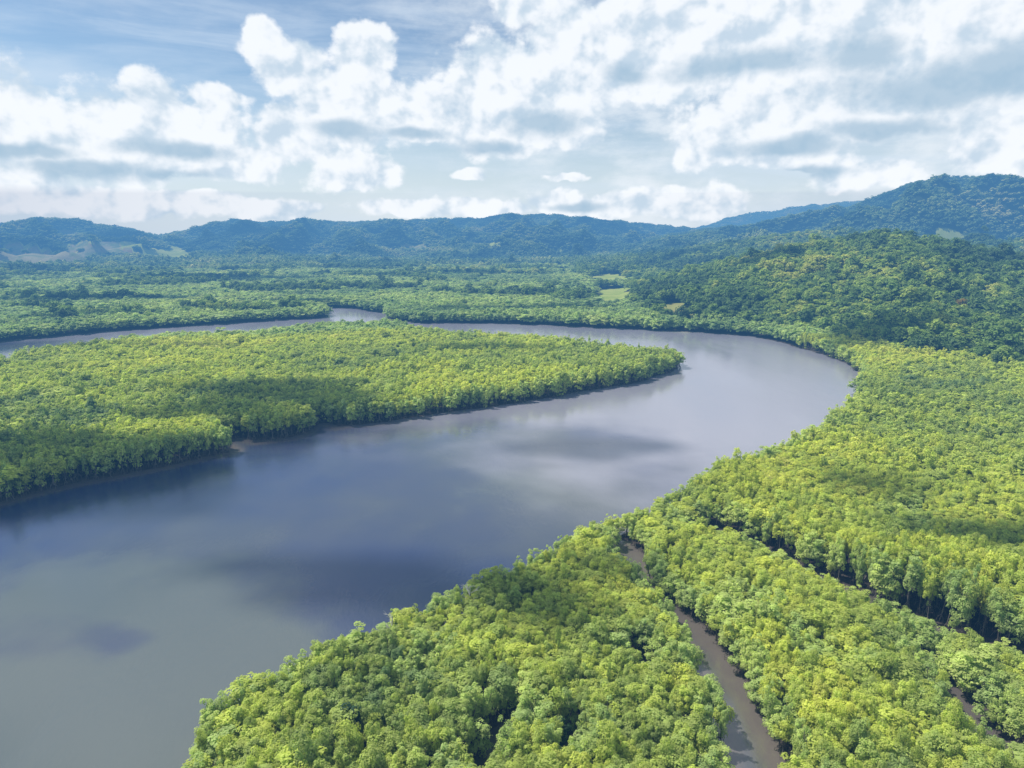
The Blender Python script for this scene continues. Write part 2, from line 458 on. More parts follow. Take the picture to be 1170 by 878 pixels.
Zg = ground_z(X, Y, BD)
rr = np.hypot(X, Y)
Zg = np.where(rr > 8200, Zg - (rr - 8200) * 0.02, Zg)
me = mesh_from('ground', np.stack([X, Y, Zg], 1), Q, [ground_material()], smooth_=True)
fattr(me, 'clear', clearing(X, Y, Zg))
fattr(me, 'mud', 1 - sstep(0.8, 6, Zg))
obj('ground', me, 'structure')

# ------------------------------------------------------------------ water
def wsl(P):
    m_ = node('ShaderNodeMapping'); link(P, m_.inputs[0]); m_.inputs['Scale'].default_value = (0.35, 1.0, 1.0); m_.inputs['Rotation'].default_value = (0, 0, R(-12))
    return noise(m_.outputs[0], 0.02, 5, 0.6)
def water_material():
    m, nt = new_mat('river_water'); N.nt = nt
    g = node('ShaderNodeNewGeometry'); P = g.outputs['Position']
    sh = N(node('ShaderNodeAttribute', attribute_name='shore').outputs['Fac'])
    big = noise(P, 0.006, 4, 0.55); mid = noise(P, 0.03, 4, 0.6)
    deep = mixc(smooth(big, 0.35, 0.65), (0.022, 0.038, 0.115), (0.088, 0.102, 0.098))
    silt = mixc(smooth(mid, 0.3, 0.7), (0.15, 0.128, 0.108), (0.20, 0.168, 0.14))
    c = mixc(smooth(sh + (mid - 0.5) * 5, 8.0, 1.5) * 0.75, deep, silt)
    refl = N(node('ShaderNodeAttribute', attribute_name='painted_reflection').outputs['Fac'])
    c = mixc(smooth(refl + (mid - 0.5) * 0.45 + (big - 0.5) * 0.5, 0.26, 0.70) * 0.92, c, (0.100, 0.122, 0.112))  # pale cloud reflection painted into the water colour
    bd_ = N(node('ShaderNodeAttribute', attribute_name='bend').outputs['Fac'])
    c = mixc(smooth(bd_ + (wsl(P) - 0.5) * 0.35, 0.1, 0.9), c, (0.27, 0.275, 0.335))  # bright sky reflection put into the base colour round the bend and far channels
    mp = node('ShaderNodeMapping'); link(P, mp.inputs[0]); mp.inputs['Rotation'].default_value = (0, 0, R(25)); mp.inputs['Scale'].default_value = (1.0, 0.35, 1.0)
    w1 = noise(mp.outputs[0], 0.9, 5, 0.62); w2 = noise(mp.outputs[0], 0.12, 3, 0.5)
    wind = noise(mp.outputs[0], 0.012, 5, 0.6)
    bp = node('ShaderNodeBump'); bp.inputs['Distance'].default_value = 0.085
    link(w1 + w2 * 1.6, bp.inputs['Height']); link(smooth(wind, 0.42, 0.62, 0.35, 0.9), bp.inputs['Strength'])
    d = node('ShaderNodeBsdfPrincipled')
    link(c, d.inputs['Base Color']); d.inputs['IOR'].default_value = 2.0
    link(smooth(wind, 0.42, 0.60, 0.12, 0.22), d.inputs['Roughness'])
    link(bp.outputs[0], d.inputs['Normal'])
    o = node('ShaderNodeOutputMaterial'); link(d.outputs[0], o.inputs[0])
    return m
rs2 = np.concatenate([[4, 40], np.geomspace(70, 3000, 420)])
X2, Y2, Q2 = polar(rs2, np.radians(np.concatenate([np.linspace(-179.9, -62, 30), np.linspace(-60, 60, 320), np.linspace(62, 179.9, 30)])))
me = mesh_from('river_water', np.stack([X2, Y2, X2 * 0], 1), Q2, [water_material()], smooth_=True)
fattr(me, 'shore', -np.minimum(0, bank_dist(X2, Y2)))
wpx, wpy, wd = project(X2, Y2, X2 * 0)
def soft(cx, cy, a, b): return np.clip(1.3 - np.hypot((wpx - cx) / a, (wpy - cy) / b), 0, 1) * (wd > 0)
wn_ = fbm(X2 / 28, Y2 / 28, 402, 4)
fattr(me, 'painted_reflection', np.clip(soft(150, 800, 300, 170) * 1.3 - soft(90, 745, 120, 46) * 0.62 - soft(150, 728, 60, 18) * 0.3 + 0.6 * soft(850, 450, 170, 70) + 0.45 * soft(620, 560, 150, 40) + wn_ * 0.22, 0, 1))  # where the pale reflection is painted, with a darker patch left inside
fattr(me, 'bend', np.clip(sstep(165, 430, Y2 + 0.75 * X2 + 45 * fbm(X2 / 90, Y2 / 90, 71, 3)) - 0.55 * soft(670, 500, 90, 22) + wn_ * 0.12, 0, 1))  # painted sky brightness on far water, less a painted cloud shadow
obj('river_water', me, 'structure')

# ------------------------------------------------------------------ foliage
def leaf_material(name, stops, dark, sat_noise=0.0035, trans=0.45, rnd=0.55):
    m, nt = new_mat(name); N.nt = nt
    oi = node('ShaderNodeObjectInfo')
    sh = N(node('ShaderNodeAttribute', attribute_name='shade').outputs['Fac'])
    loc = oi.outputs['Location']
    n1 = noise(loc, sat_noise, 4, 0.6); n2 = noise(loc, sat_noise * 6, 3, 0.6)
    k = (n1 - 0.5) * 2.1 + (n2 - 0.5) * 1.0 + (N(oi.outputs['Random']) - 0.5) * rnd + 0.5
    c = ramp(k, stops)
    c = scalec(c, sh)
    df = node('ShaderNodeBsdfDiffuse'); link(c, df.inputs[0])
    tr = node('ShaderNodeBsdfTranslucent')
    t2 = node('ShaderNodeMix', data_type='RGBA', blend_type='MULTIPLY'); t2.inputs[0].default_value = 1
    link(c, t2.inputs[6]); t2.inputs[7].default_value = (1.15, 1.25, 0.6, 1); link(t2.outputs[2], tr.inputs[0])
    gl = node('ShaderNodeBsdfGlossy'); gl.inputs['Roughness'].default_value = 0.7; gl.inputs[0].default_value = (0.9, 0.95, 1.0, 1)
    mxs = node('ShaderNodeMixShader'); mxs.inputs[0].default_value = trans
    link(df.outputs[0], mxs.inputs[1]); link(tr.outputs[0], mxs.inputs[2])
    m2 = node('ShaderNodeMixShader'); m2.inputs[0].default_value = 0.02
    link(mxs.outputs[0], m2.inputs[1]); link(gl.outputs[0], m2.inputs[2])
    o = node('ShaderNodeOutputMaterial'); link(m2.outputs[0], o.inputs[0])
    return m
M_MANG = leaf_material('mangrove_leaf', [(0.0, (0.20, 0.31, 0.12)), (0.2, (0.38, 0.48, 0.14)), (0.5, (0.57, 0.65, 0.135)), (0.78, (0.70, 0.73, 0.13)), (1.0, (0.74, 0.72, 0.27))], 0.5, 0.0045, rnd=0.36)
M_FLAT = leaf_material('flat_mangrove_leaf', [(0.0, (0.15, 0.26, 0.11)), (0.3, (0.32, 0.46, 0.17)), (0.6, (0.47, 0.60, 0.20)), (1.0, (0.60, 0.68, 0.22))], 0.5, 0.004, rnd=0.3)
M_EDGE = leaf_material('shore_mangrove_leaf', [(0.0, (0.36, 0.48, 0.18)), (0.5, (0.54, 0.65, 0.20)), (1.0, (0.70, 0.76, 0.22))], 0.5)
M_JUNG = leaf_material('rainforest_leaf', [(0.0, (0.07, 0.135, 0.05)), (0.35, (0.14, 0.245, 0.065)), (0.6, (0.23, 0.36, 0.07)), (0.82, (0.38, 0.50, 0.09)), (1.0, (0.54, 0.58, 0.13))], 0.5, 0.004, 0.34)
M_HILL = leaf_material('hill_leaf', [(0.0, (0.05, 0.11, 0.06)), (0.3, (0.11, 0.21, 0.09)), (0.55, (0.22, 0.34, 0.11)), (0.75, (0.38, 0.47, 0.16)), (1.0, (0.55, 0.56, 0.26))], 0.5, 0.0035, 0.3, rnd=0.22)
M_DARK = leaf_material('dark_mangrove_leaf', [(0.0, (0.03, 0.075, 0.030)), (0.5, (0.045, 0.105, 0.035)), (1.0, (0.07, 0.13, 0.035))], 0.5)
M_PALE = leaf_material('pale_mangrove_leaf', [(0.0, (0.16, 0.22, 0.11)), (0.5, (0.22, 0.30, 0.14)), (1.0, (0.28, 0.34, 0.16))], 0.5)
M_GOLD = leaf_material('golden_leaf', [(0.0, (0.36, 0.26, 0.03)), (1.0, (0.42, 0.30, 0.05))], 0.5)
def bark(name, a, b):
    m, nt = new_mat(name); N.nt = nt
    g = node('ShaderNodeNewGeometry')
    c = mixc(noise(g.outputs['Position'], 1.5, 4, 0.6), a, b)
    d = node('ShaderNodeBsdfDiffuse'); link(c, d.inputs[0])
    o = node('ShaderNodeOutputMaterial'); link(d.outputs[0], o.inputs[0]); return m
M_BARK = bark('pale_bark', (0.10, 0.09, 0.075), (0.28, 0.26, 0.22))
M_BONE = bark('bleached_bark', (0.45, 0.44, 0.42), (0.70, 0.69, 0.66))

def leaf_quads(C, Nn, size, r):
    """irregular four-cornered leaf sprays at centres C facing Nn"""
    n = len(C)
    Nn = Nn / (np.linalg.norm(Nn, axis=1, keepdims=True) + 1e-9)
    t = r.normal(size=(n, 3)); t -= (t * Nn).sum(1, keepdims=True) * Nn
    t /= np.linalg.norm(t, axis=1, keepdims=True) + 1e-9
    b = np.cross(Nn, t)
    s = size[:, None]
    k = r.uniform(0.6, 1.3, (n, 4, 1))
    V = np.stack([C + t * s * k[:, 0], C + b * s * 0.75 * k[:, 1] + Nn * s * 0.25, C - t * s * k[:, 2], C - b * s * 0.75 * k[:, 3] + Nn * s * 0.15], 1)
    return V.reshape(-1, 3), np.arange(n * 4).reshape(-1, 4)

def crown(seed, rad, ht, z0, puffs, per, pr, ls, spread=0.35, flat=1.0, lobes=1):
    """crown of overlapping leafy puffs round one or more leaders; z0 = underside height"""
    r = np.random.default_rng(seed)
    Cs, Ns, Sz, Sh = [], [], [], []
    cen = []
    for l in range(lobes):
        a = r.uniform(0, 2 * pi); d = 0 if lobes == 1 else rad * r.uniform(0.3, 0.55)
        cen.append((cos(a) * d, sin(a) * d, r.uniform(-0.18, 0.12) * ht, 1.0 if lobes == 1 else r.uniform(0.55, 0.75)))
    for i in range(puffs):
        cx, cy, cz, cs = cen[i % lobes]
        ph = r.uniform(0, 2 * pi); w = r.uniform(-0.75, 1.0)
        e = math.sqrt(max(0, 1 - w * w)) ** 0.8
        rr_ = r.uniform(0.55, 1.0) * (1 + r.uniform(-spread, spread) * 0.5)
        zz = (w * 0.5 * flat * rr_ + 0.5)
        pc = np.array([cx + cos(ph) * e * rad * cs * rr_, cy + sin(ph) * e * rad * cs * rr_, z0 + cz + zz * ht])
        p_r = pr * r.uniform(0.65, 1.3)
        dv = r.normal(size=(per, 3)); dv /= np.linalg.norm(dv, axis=1, keepdims=True)
        dv[:, 2] = np.where(dv[:, 2] < -0.4, -dv[:, 2], dv[:, 2])
        Cs.append(pc + dv * p_r * r.uniform(0.7, 1.08, (per, 1)) * np.array([1, 1, 0.85]))
        outw = np.array([pc[0], pc[1], (zz - 0.3) * ht])
        outw = outw / (np.linalg.norm(outw) + 1e-6)
        Ns.append(dv + outw * 0.5 + np.array([0, 0, 0.35]) + r.normal(size=(per, 3)) * 0.30)
        Sz.append(ls * r.uniform(0.6, 1.35, per))
        Sh.append(np.full(per, r.uniform(0.78, 1.2)) * r.uniform(0.93, 1.07, per))
    C = np.concatenate(Cs); V, Fq = leaf_quads(C, np.concatenate(Ns), np.concatenate(Sz), r)
    sh = np.repeat(np.concatenate(Sh), 4)
    return V, Fq, sh

def tube(p, q, r0, r1, n=5):
    p, q = np.array(p, float), np.array(q, float)
    d = q - p; d /= np.linalg.norm(d) + 1e-9
    a = np.cross(d, [0.3, 1, 0.2]); a /= np.linalg.norm(a); b = np.cross(d, a)
    ang = np.linspace(0, 2 * pi, n, endpoint=False)
    ring = np.cos(ang)[:, None] * a + np.sin(ang)[:, None] * b
    V = np.concatenate([p + ring * r0, q + ring * r1])
    Fq = [[i, (i + 1) % n, n + (i + 1) % n, n + i] for i in range(n)]
    return V, np.array(Fq)
def join(parts):
    V, Fq, off = [], [], 0
    for v, f in parts:
        V.append(v); Fq.append(f + off); off += len(v)
    return np.concatenate(V), np.concatenate(Fq)
def stems(seed, h, rad, thick, roots=True, n=3):
    r = np.random.default_rng(seed)
    P = []
    P.append(tube((0, 0, 0.9 if roots else -0.5), (0.1, 0.05, h * 0.45), thick, thick * 0.75, 6))
    for i in range(n):
        a = i * 2 * pi / n + r.uniform(-.5, .5)
        m = (cos(a) * rad * 0.28, sin(a) * rad * 0.28, h * r.uniform(0.55, 0.68))
        P.append(tube((0.1, 0.05, h * 0.42), m, thick * 0.7, thick * 0.5))
        P.append(tube(m, (cos(a) * rad * 0.62, sin(a) * rad * 0.62, h * r.uniform(0.78, 0.92)), thick * 0.5, thick * 0.18))
        P.append(tube(m, (cos(a + 1) * rad * 0.4, sin(a + 1) * rad * 0.4, h * r.uniform(0.82, 0.95)), thick * 0.42, thick * 0.15))
    if roots:
        for i in range(5):
            a = i * 2 * pi / 5 + r.uniform(-.4, .4); k = r.uniform(0.8, 1.4)
            P.append(tube((0, 0, r.uniform(1.0, 1.9)), (cos(a) * k * 0.7, sin(a) * k * 0.7, 0.8), thick * 0.45, thick * 0.4, 4))
            P.append(tube((cos(a) * k * 0.7, sin(a) * k * 0.7, 0.8), (cos(a) * k, sin(a) * k, -0.7), thick * 0.4, thick * 0.3, 4))
    return join(P)

def crown_mesh(name, mat, **k):
    V, Fq, sh = crown(**k)
    me = mesh_from(name, V, Fq, [mat]); fattr(me, 'shade', sh); return me
def tree_mesh(name, mat, trunk, **k):
    V, Fq, sh = crown(**k)
    if trunk is None:
        me = mesh_from(name, V, Fq, [mat]); fattr(me, 'shade', sh); return me
    tv, tf = trunk
    mi = np.concatenate([np.zeros(len(Fq)), np.ones(len(tf))])
    me = mesh_from(name, np.concatenate([V, tv]), np.concatenate([Fq, tf + len(V)]), [mat, M_BARK], mi)
    fattr(me, 'shade', np.concatenate([sh, np.ones(len(tv))])); return me

def source(cname, meshes):
    """unlinked collection the forest masses draw their trees from"""
    c = bpy.data.collections.new(cname)
    for i, me in enumerate(meshes):
        o = bpy.data.objects.new('%s_%02d' % (cname, i), me); c.objects.link(o)
    return c
NV, NE = 8, 4                      # inner trees, then trees of the water's edge leafy to the ground
# a mangrove is 9 m high with a crown 4.4 m across at scale 1
mk = [dict(seed=100 + i, rad=2.0, ht=5.6 if i % 3 else 4.6, z0=3.4 if i % 3 else 4.2, lobes=(1, 2, 3, 2)[i % 4]) for i in range(NV)]
mk += [dict(seed=150 + i, rad=1.9, ht=7.4, z0=1.3, lobes=(2, 1)[i % 2]) for i in range(NE)]
near_crowns = [crown_mesh('crown', M_MANG if i < NV else M_EDGE, puffs=46, per=58, pr=0.66, ls=0.155, **k) for i, k in enumerate(mk)]
near_trunks = [mesh_from('trunk', *stems(i, 8.6, 2.0, 0.14), [M_BARK]) for i in range(NV + NE)]
C_near = source('mangrove_close', [tree_mesh('mangrove_close', M_MANG if i < NV else M_EDGE, stems(i, 8.6, 2.0, 0.14), puffs=46, per=58, pr=0.66, ls=0.155, **k) for i, k in enumerate(mk)])
C_mid = source('mangrove_middle', [tree_mesh('mangrove_middle', M_MANG if i < NV else M_EDGE, stems(i, 8.4, 2.0, 0.16, n=2), puffs=28, per=24, pr=0.8, ls=0.30, **k) for i, k in enumerate(mk)])
C_far = source('mangrove_distant', [tree_mesh('mangrove_distant', M_FLAT, None, puffs=14, per=14, pr=1.1, ls=0.62, **{**k, 'z0': 2.0, 'ht': 6.8}) for k in mk])
# a rainforest tree is 16 m high with a crown 10 m across at scale 1
jk = [dict(seed=300 + i, rad=4.8, ht=8.0 + (i % 3) * 1.2, z0=7.5, lobes=(1, 2, 1, 3)[i % 4], flat=0.9) for i in range(NV)]
j_crowns = [crown_mesh('crown', M_JUNG, puffs=30, per=20, pr=1.7, ls=0.75, **k) for k in jk]
j_trunks = [mesh_from('trunk', *stems(50 + i, 15, 4.5, 0.32, roots=False), [M_BARK]) for i in range(NV)]
C_jmid = source('rainforest_middle', [tree_mesh('rainforest_middle', M_JUNG, None, puffs=26, per=22, pr=1.9, ls=0.8, **{**k, 'z0': 4.5, 'ht': k['ht'] + 3}) for k in jk])
C_jfar = source('rainforest_distant', [tree_mesh('rainforest_distant', M_HILL, None, puffs=12, per=10, pr=2.6, ls=1.8, **{**k, 'z0': 3.0, 'ht': k['ht'] + 4}) for k in jk])

def forest(name, coll, P, scale, rot, idx, label, cat):
    me = bpy.data.meshes.new(name)
    me.vertices.add(len(P)); me.vertices.foreach_set('co', np.asarray(P, dtype=np.float32).ravel())
    a = me.attributes.new('size', 'FLOAT_VECTOR', 'POINT'); a.data.foreach_set('vector', np.asarray(scale, dtype=np.float32).ravel())
    a = me.attributes.new('turn', 'FLOAT_VECTOR', 'POINT'); a.data.foreach_set('vector', np.asarray(rot, dtype=np.float32).ravel())
    a = me.attributes.new('pick', 'INT', 'POINT'); a.data.foreach_set('value', np.asarray(idx, dtype=np.int32))
    ng = bpy.data.node_groups.new(name, 'GeometryNodeTree')
    ng.interface.new_socket('Geometry', in_out='INPUT', socket_type='NodeSocketGeometry')
    ng.interface.new_socket('Geometry', in_out='OUTPUT', socket_type='NodeSocketGeometry')
    L = ng.links; gi = ng.nodes.new('NodeGroupInput'); go = ng.nodes.new('NodeGroupOutput')
    ip = ng.nodes.new('GeometryNodeInstanceOnPoints'); ci = ng.nodes.new('GeometryNodeCollectionInfo')
    ci.inputs['Collection'].default_value = coll; ci.inputs['Separate Children'].default_value = True; ci.inputs['Reset Children'].default_value = True
    ip.inputs['Pick Instance'].default_value = True
    L.new(gi.outputs[0], ip.inputs['Points']); L.new(ci.outputs[0], ip.inputs['Instance'])
    for nm, dt, sock in (('size', 'FLOAT_VECTOR', 'Scale'), ('turn', 'FLOAT_VECTOR', 'Rotation'), ('pick', 'INT', 'Instance Index')):
        n = ng.nodes.new('GeometryNodeInputNamedAttribute'); n.data_type = dt; n.inputs[0].default_value = nm
        L.new(n.outputs[0], ip.inputs[sock])
    L.new(ip.outputs[0], go.inputs[0])
    o = obj(name, me, 'stuff', label, cat)
    md = o.modifiers.new('trees', 'NODES'); md.node_group = ng
    return o

# ------------------------------------------------------------------ where the trees stand
AZM = R(47)
def scatter(r0, r1, s0, s1, seed):
    """jittered rows, spacing growing from s0 to s1 between the two ranges"""
    r = np.random.default_rng(seed)
    out = []
    rad = r0
    while rad < r1:
        s = s0 + (s1 - s0) * (rad - r0) / (r1 - r0)
        n = int(2 * AZM * rad / s)
        a = -AZM + (np.arange(n) + r.uniform(0, 1) + r.uniform(-0.42, 0.42, n)) * (2 * AZM / n)
        q = rad + r.uniform(-0.42, 0.42, n) * s
        out.append(np.stack([q * np.sin(a), q * np.cos(a), np.full(n, s)], 1))
        rad += s * 0.9
    return np.concatenate(out)

pts = np.concatenate([scatter(88, 300, 2.55, 3.0, 1), scatter(300, 700, 3.0, 4.4, 2), scatter(700, 1700, 4.4, 9.0, 3), scatter(1700, 2900, 9.5, 15.0, 4)])
x, y, s = pts.T
bd = bank_dist(x, y); hz = hills(x, y) * sstep(4, 90, np.maximum(bd, 0)); gz = ground_z(x, y, bd)
nz = fbm(x / 130, y / 130, 201, 3)
jung_line = 4 + nz * 4
plain_dark = (np.hypot(x, y) > 860 - 200 * (x > 60)) & (bd > 25) & (fbm(x / 260, y / 110, 222, 3) + sstep(1300, 2900, np.hypot(x, y)) * 0.62 > 0.36)
cl = clearing(x, y, gz)
land = (bd > 0.3) & (cl == 0)
gap = (fbm(x / 7, y / 7, 44, 2) > 0.80) & (bd > 8)
mang = land & (hz < jung_line) & ~gap & ~plain_dark
M = np.stack([x, y, gz], 1)[mang]; ms = s[mang]; mbd = bd[mang]; mr = np.hypot(M[:, 0], M[:, 1])
n = len(M)
island = (M[:, 1] > 160) & (M[:, 0] < 0.42 * M[:, 1] - 0)       # the far side of the river has taller trees
tall = 1 + 0.13 * fbm(M[:, 0] / 45, M[:, 1] / 45, 9, 2) + 0.16 * fbm(M[:, 0] / 160, M[:, 1] / 160, 19, 2) + 0.22 * sstep(190, 330, mr)
wid = ms / 2.95 * (1 + 0.05 * rng.normal(size=n)) * np.exp(rng.normal(size=n) * 0.32)
c2 = np.array([p for p, w_ in creeks[1]])               # the far side of the second creek carries a tall dark stand
beyond = M[:, 1] > np.interp(M[:, 0], c2[:, 0], c2[:, 1], left=1e9, right=c2[-1, 1])
d2 = seg_dist(M[:, 0], M[:, 1], c2, False)
tall = np.where(beyond & (mr < 420), tall + 0.50 * (1 - sstep(18, 60, d2)) * sstep(c2[0, 0] + 4, c2[0, 0] + 30, M[:, 0]), tall * (1 - 0.20 * (1 - sstep(8, 24, d2)) * (mr < 420)))
hgt = tall * rng.uniform(0.88, 1.12, n)
hgt = np.where(rng.random(n) < 0.05, hgt * rng.uniform(1.1, 1.35, n), hgt)
edge = 1 - sstep(1, 9, mbd) * 0.0
SC = np.stack([wid, wid, hgt * (1 + 0.25 * sstep(700, 1600, mr))], 1)
TU = np.stack([rng.normal(size=n) * 0.05, rng.normal(size=n) * 0.05, rng.uniform(0, 2 * pi, n)], 1)
PK = rng.integers(0, NV, n)
PK = np.where((mbd < 4.2) & (rng.random(n) < 0.8), NV + rng.integers(0, NE, n), PK)
sx, sy, dp = project(M[:, 0], M[:, 1], M[:, 2] + 7 * SC[:, 2])
inview = (sx > -4) & (sx < PW + 4) & (sy < PH + 2) & (dp > 0)
order = np.argsort(np.where(inview, dp, 1e9))
single = order[:296]
is_single = np.zeros(n, bool); is_single[single] = True

def place_tree(name, i_crown, i_trunk, loc, sc, rot, label, cat, group=None):
    t = bpy.data.objects.new(name, None); COL.objects.link(t)
    t.location = loc; t.scale = sc; t.rotation_euler = rot; t.empty_display_size = 0.5
    t['label'] = label; t['category'] = cat
    if group: t['group'] = group
    c = bpy.data.objects.new('crown', i_crown); c.parent = t; COL.objects.link(c)
    k = bpy.data.objects.new('trunk', i_trunk); k.parent = t; COL.objects.link(k)
    return t
creek_main = np.array([p for p, w in creeks[0]])
def which(px_, py_, b):
    cx = np.interp(-py_, -creek_main[:, 1], creek_main[:, 0])
    left = px_ < cx
    cd = float(creek_dist(np.array([px_]), np.array([py_]))[0])
    if cd < 4.5 and abs(px_ - cx) < 14:
        return (('mangrove tree on the left bank of the brown creek, crown overhanging the water', 'mangroves on the left bank of the creek') if left else
                ('mangrove tree on the right bank of the brown creek, trunk rooted at the water', 'mangroves on the right bank of the creek'))
    if left and b < 7 and cd > 6:
        return ('pale-topped mangrove tree on the shore of the wide river, in front of open water', 'mangroves along the river shore')
    if left:
        return ('bushy yellow-green mangrove tree inside the stand between wide river and brown creek', 'mangroves between the river and the creek')
    return ('bushy yellow-green mangrove tree inside the stand to the right of the brown creek', 'mangroves right of the creek')
for i in single:
    lb, gp = which(M[i, 0], M[i, 1], mbd[i])
    place_tree('mangrove_tree', near_crowns[PK[i]], near_trunks[PK[i]], M[i], SC[i], TU[i], lb, 'tree', gp)

rest = ~is_single
for nm, cc_, lo, hi, lb in (('mangrove_forest', C_near, 0, 290, 'continuous yellow-green mangrove canopy beside the river bend and creek'),
                        ('mangrove_forest', C_mid, 290, 640, 'mangrove canopy with pale trunks along the river, middle distance'),
                        ('mangrove_forest', C_far, 640, 1e9, 'distant bright green mangrove flats beyond the river')):
    k = rest & (mr >= lo) & (mr < hi)
    forest(nm, cc_, M[k], SC[k], TU[k], PK[k], lb, 'mangrove forest')

# rainforest on the hills
pj = np.concatenate([scatter(420, 1900, 5.8, 9.5, 11), scatter(1900, 7300, 9.0, 21, 12)])
x, y, s = pj.T
k_ = (np.hypot(x, y) < 1900) | (np.abs(np.arctan2(x, y)) < R(42)); x, y, s = x[k_], y[k_], s[k_]
rj = np.hypot(x, y)
bd = bank_dist(x, y); hz = hills(x, y) * sstep(4, 90, np.maximum(bd, 0)); gz = ground_z(x, y, bd)
nz = fbm(x / 130, y / 130, 201, 3)
pd = (rj > 860 - 200 * (x > 60)) & (bd > 25) & (fbm(x / 260, y / 110, 222, 3) + sstep(1300, 2900, rj) * 0.62 > 0.36)
keep = (bd > 8) & ((hz >= 4 + nz * 4) | pd | (rj > 2900)) & (clearing(x, y, gz) == 0)
J = np.stack([x, y, gz], 1)[keep]; s = s[keep]; rj = rj[keep]; n = len(J)
w = s / 7.6 * rng.uniform(0.7, 1.35, n)
w = np.where(rng.random(n) < 0.10, w * 1.35, w)
w = np.where(rj > 1900, np.clip(w, 0, s / 7.6 * 1.15), w)
hh = np.clip(w, 0.75, 1.5) * rng.uniform(0.8, 1.2, n) * np.where(rj > 1900, 0.9 - 0.35 * sstep(1900, 3200, rj), 0.85)
JS = np.stack([w, w, hh], 1); JT = np.stack([rng.normal(size=n) * 0.04, rng.normal(size=n) * 0.04, rng.uniform(0, 2 * pi, n)], 1); JP = rng.integers(0, NV, n)
sx, sy, dp = project(J[:, 0], J[:, 1], J[:, 2] + 12)
inview = (sx > 0) & (sx < PW) & (sy > 0) & (sy < PH)
order = np.argsort(np.where(inview, dp, 1e9))
jsing = order[:290]; isj = np.zeros(n, bool); isj[jsing] = True
for i in jsing:
    place_tree('rainforest_tree', j_crowns[JP[i]], j_trunks[JP[i]], J[i], JS[i], JT[i],
               'dark green rainforest tree low on the near hillside just above the pale mangroves', 'tree', 'rainforest trees at the foot of the near hill')
k = ~isj & (rj < 1900)
forest('rainforest', C_jmid, J[k], JS[k], JT[k], JP[k], 'dark rainforest covering the near hill and the plain behind the river', 'rainforest')
k = ~isj & (rj >= 1900)
forest('hill_forest', C_jfar, J[k], JS[k], JT[k], JP[k], 'hazy blue-green forest covering the distant hill ranges', 'rainforest')

# trees one can pick out
def spot(px_, py_, ztop):
    if ztop is None:                      # walk down the line of sight to the hillside
        d = np.array(ray(px_, py_)); t = np.arange(200.0, 4000.0, 2.0)
        xx, yy, zz = d[0] * t, d[1] * t, H + d[2] * t
        hit = np.argmax(zz < hills(xx, yy) + 14); X_, Y_ = float(xx[hit]), float(yy[hit])
    else: X_, Y_ = W(px_, py_, ztop)
    a = np.array([X_]); b = np.array([Y_]); return (X_, Y_, float(ground_z(a, b)[0]))
def special(px_, py_, ztop, mat, seed, sc, label, cat='tree', rad=2.0, ht=5.6, z0=3.4, puffs=34, per=34, pr=0.72, ls=0.24):
    cm = crown_mesh('crown', mat, seed=seed, rad=rad, ht=ht, z0=z0, puffs=puffs, per=per, pr=pr, ls=ls, lobes=2)
    tm = mesh_from('trunk', *stems(seed, z0 + ht * 0.9, rad, 0.16), [M_BARK])
    place_tree('mangrove_tree' if cat == 'tree' else cat, cm, tm, spot(px_, py_, ztop), sc, (0, 0, seed), label, 'tree')
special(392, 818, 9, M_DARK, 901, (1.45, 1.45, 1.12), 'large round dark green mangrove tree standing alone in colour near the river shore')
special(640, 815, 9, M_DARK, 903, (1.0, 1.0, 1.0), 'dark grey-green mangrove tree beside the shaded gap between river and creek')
special(1098, 348, None, M_GOLD, 905, (2.3, 2.3, 2.2), 'golden orange flowering tree on the near hillside at the right')

def bare_tree(seed, h, spread, thick=0.09):
    r = np.random.default_rng(seed); T, B = [], []
    T.append(tube((0, 0, -0.6), (0.1, 0.1, h * 0.62), thick * 1.6, thick, 6))
    T.append(tube((0.1, 0.1, h * 0.62), (0.25, 0.0, h * 0.9), thick, thick * 0.5, 6))
    for i in range(9):
        z = h * r.uniform(0.5, 0.9); a = r.uniform(0, 2 * pi); l = spread * r.uniform(0.5, 1)
        m = np.array([cos(a) * l * 0.6, sin(a) * l * 0.6, z + l * 0.35]); B.append(tube((0.1, 0.1, z), m, thick * 0.6, thick * 0.4, 4))
        for j in range(4):
            a2 = a + r.uniform(-0.9, 0.9); e = m + np.array([cos(a2) * l * 0.5, sin(a2) * l * 0.5, l * r.uniform(0.1, 0.6)])
            B.append(tube(m, e, thick * 0.4, thick * 0.15, 4))
    return join(T), join(B)
def dead(px_, py_, ztop, seed, h, spread, thick, mat, label, group=None):
    T, B = bare_tree(seed, h, spread, thick)
    t = bpy.data.objects.new('bare_tree', None); COL.objects.link(t); t.location = spot(px_, py_, ztop)
    t['label'] = label; t['category'] = 'bare tree'
    for nm, g in (('trunk', T), ('branches', B)):
        o = bpy.data.objects.new(nm, mesh_from(nm, *g, [mat])); o.parent = t; COL.objects.link(o)
dead(536, 668, 10.5, 1, 11.0, 2.6, 0.13, M_BONE, 'pale bare-branched tree sticking up above the shore canopy below the river bend')
dead(447, 702, 10.5, 2, 11.0, 1.9, 0.11, M_BONE, 'smaller pale bare tree rising from the river shore canopy, nearer the camera')
dead(32, 398, 15, 4, 15.5, 1.2, 0.55, M_BONE, 'tall white dead trunk above the far bank trees at the left edge')
